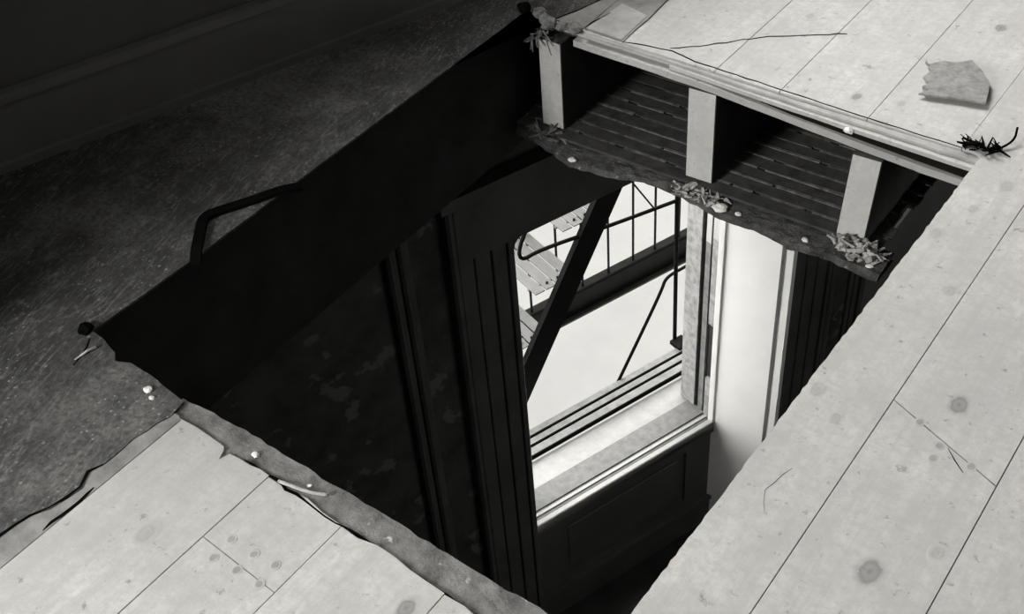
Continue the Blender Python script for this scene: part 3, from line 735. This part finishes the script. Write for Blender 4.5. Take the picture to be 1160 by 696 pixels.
# black bent strap at the left rim
def ribbon(name, path, wdt, th, mat, label, cat):
    bm = bmesh.new(); path = [Vector(p) for p in path]; rg = []
    for i, p in enumerate(path):
        dd = (path[min(i+1, len(path)-1)]-path[max(i-1, 0)]).normalized(); n = Vector((-dd.y, dd.x, 0)).normalized()
        rg.append([bm.verts.new(p+n*a*wdt/2+Vector((0, 0, b_*th/2))) for a, b_ in ((-1, -1), (1, -1), (1, 1), (-1, 1))])
    for a, b_ in zip(rg, rg[1:]):
        for k in range(4): bm.faces.new((a[k], a[(k+1) % 4], b_[(k+1) % 4], b_[k]))
    bm.faces.new(rg[0][::-1]); bm.faces.new(rg[-1]); return tag(mesh_obj(name, bm, M[mat]), label, cat)
ribbon('metal_strap', smooth_path([(-1.618, 1.005, -.004), (-1.640, 1.030, .006), (-1.668, 1.064, .007), (-1.694, 1.094, .007), (-1.704, 1.112, .007), (-1.700, 1.132, .007), (-1.660, 1.205, .007), (-1.637, 1.262, .006), (-1.622, 1.30, -.004)], 1), .021, .009, 'dark', 'black bent strap looping out over the left rim of the hole', 'strap')
# corner A: grey lumps along the far left corner
for k, (x_, y_, r_, z_, l_) in enumerate([(-1.652, 2.135, .016, .0, 'dark round lump of debris right at the far left corner of the hole'), (-1.605, 2.132, .017, .0, 'grey lump of debris second from the far left corner'),
        (-1.572, 2.118, .022, -.012, 'largest grey lump of debris, above the leftmost joist end'), (-1.528, 2.118, .016, -.010, 'small grey lump right of the leftmost joist end'),
        (-1.492, 2.118, .018, -.006, 'grey lump where the pale sawn edge of the floor begins')]):
    lump('debris_lump', (x_, y_, z_), r_, 'rubble' if k else 'dark', l_, 'debris', (1.1, 1, .9), k+1)
shards('torn_fibres', (-1.58, 2.09, -.035), (.028, .006, .03), 26, .05, 'rubble', 'torn grey fibres hanging over the top of the leftmost joist end', 'splinters', 11, -.9, .006)
# corner B: black splinters
shards('black_splinters', (-.505, 2.118, .001), (.034, .014, .010), 60, .030, 'dark', 'black splinters bristling at the right corner of the hole', 'splinters', 12, .5, .005, base=0)
tube('curled_splinter', smooth_path([(-.490, 2.115, .004), (-.470, 2.135, .004), (-.455, 2.165, .012), (-.462, 2.195, .022)], 2), [.003]*4+[.0025]*20, M['dark'], None)
tag(bpy.data.objects['curled_splinter'], 'single black splinter curling up from the right corner of the hole', 'splinter')
lump('wood_chip', (-.765, 2.072, -.0225), .011, 'chip', 'pale chip wedged in the dark gap between the cut floor layers', 'chip', (1.2, .6, .7), 5, 1)
# corner D
lump('debris_lump', (-1.642, .762, .001), .013, 'dark', 'dark crumpled lump at the near left corner of the hole', 'debris', (1, 1.2, .7), 8)
tube('pale_splinter', [(-1.588, .742, .004), (-1.592, .725, .006), (-1.596, .700, .003)], [.0035, .0025, .001], M['splinter'], None); tag(bpy.data.objects['pale_splinter'], 'short pale splinter lying at the near left corner', 'splinter')
crack([(-1.620, .752), (-1.606, .735), (-1.594, .71), (-1.588, .69)], .008, .0022)
# splintered lath at the foot of the right joist
shards('splintered_lath', (-.690, 2.035, -.300), (.050, .020, .038), 80, .042, 'splinter', 'heap of splintered lath at the foot of the rightmost joist end', 'splinters', 13, .8, .013)
shards('splintered_wood', (-1.095, 2.045, -.302), (.062, .024, .012), 80, .028, 'splinter', 'torn splinters along the plaster edge below the middle joist end', 'splinters', 14, .5, .009)
shards('splintered_edge', (-1.56, 2.07, -.300), (.05, .016, .012), 34, .04, 'rubble', 'grey torn fibres at the foot of the leftmost joist end', 'splinters', 15, .5, .008)
# plaster chips
def chip(x_, y_, z_, r_, lab, seed, mat='chip', sq=(1.1, .9, .5)): lump('plaster_chip', (x_, y_, z_), r_, mat, lab, 'chip', sq, seed, 2)
chip(-1.030, 2.030, -.304, .017, 'white plaster chip on the ledge right of the middle joist end', 31)
chip(-1.443, 2.018, -.305, .010, 'small white chip on the dark plaster ledge left of the window view', 32)
chip(-.985, 2.035, -.304, .007, 'tiny pale chip on the plaster ledge above the white reveal', 33)
chip(-.812, 2.028, -.304, .008, 'pale chip on the plaster ledge left of the splintered lath', 34)
chip(-.655, 2.020, -.306, .008, 'small pale chip on the plaster ledge near the right rim', 35)
chip(-1.424, .722, .0015, .008, 'larger of two white chips on the linoleum by the near rim', 36)
chip(-1.404, .713, .0015, .005, 'smaller of two white chips on the linoleum by the near rim', 37)
chip(-1.163, .722, -.003, .0065, 'white chip in the middle of the grimy ledge board', 38)
chip(-1.045, .724, -.003, .004, 'tiny white chip on the ledge board near the plank seam', 39)
tube('pale_splinter', smooth_path([(-1.09, .702, .002), (-1.06, .706, .004), (-1.03, .712, .003), (-1.005, .725, .002)], 1), .0028, M['splinter'], None)
tag(bpy.data.objects['pale_splinter.001'] if 'pale_splinter.001' in bpy.data.objects else bpy.data.objects['pale_splinter'], 'thin pale splinter lying along the grimy ledge board', 'splinter')
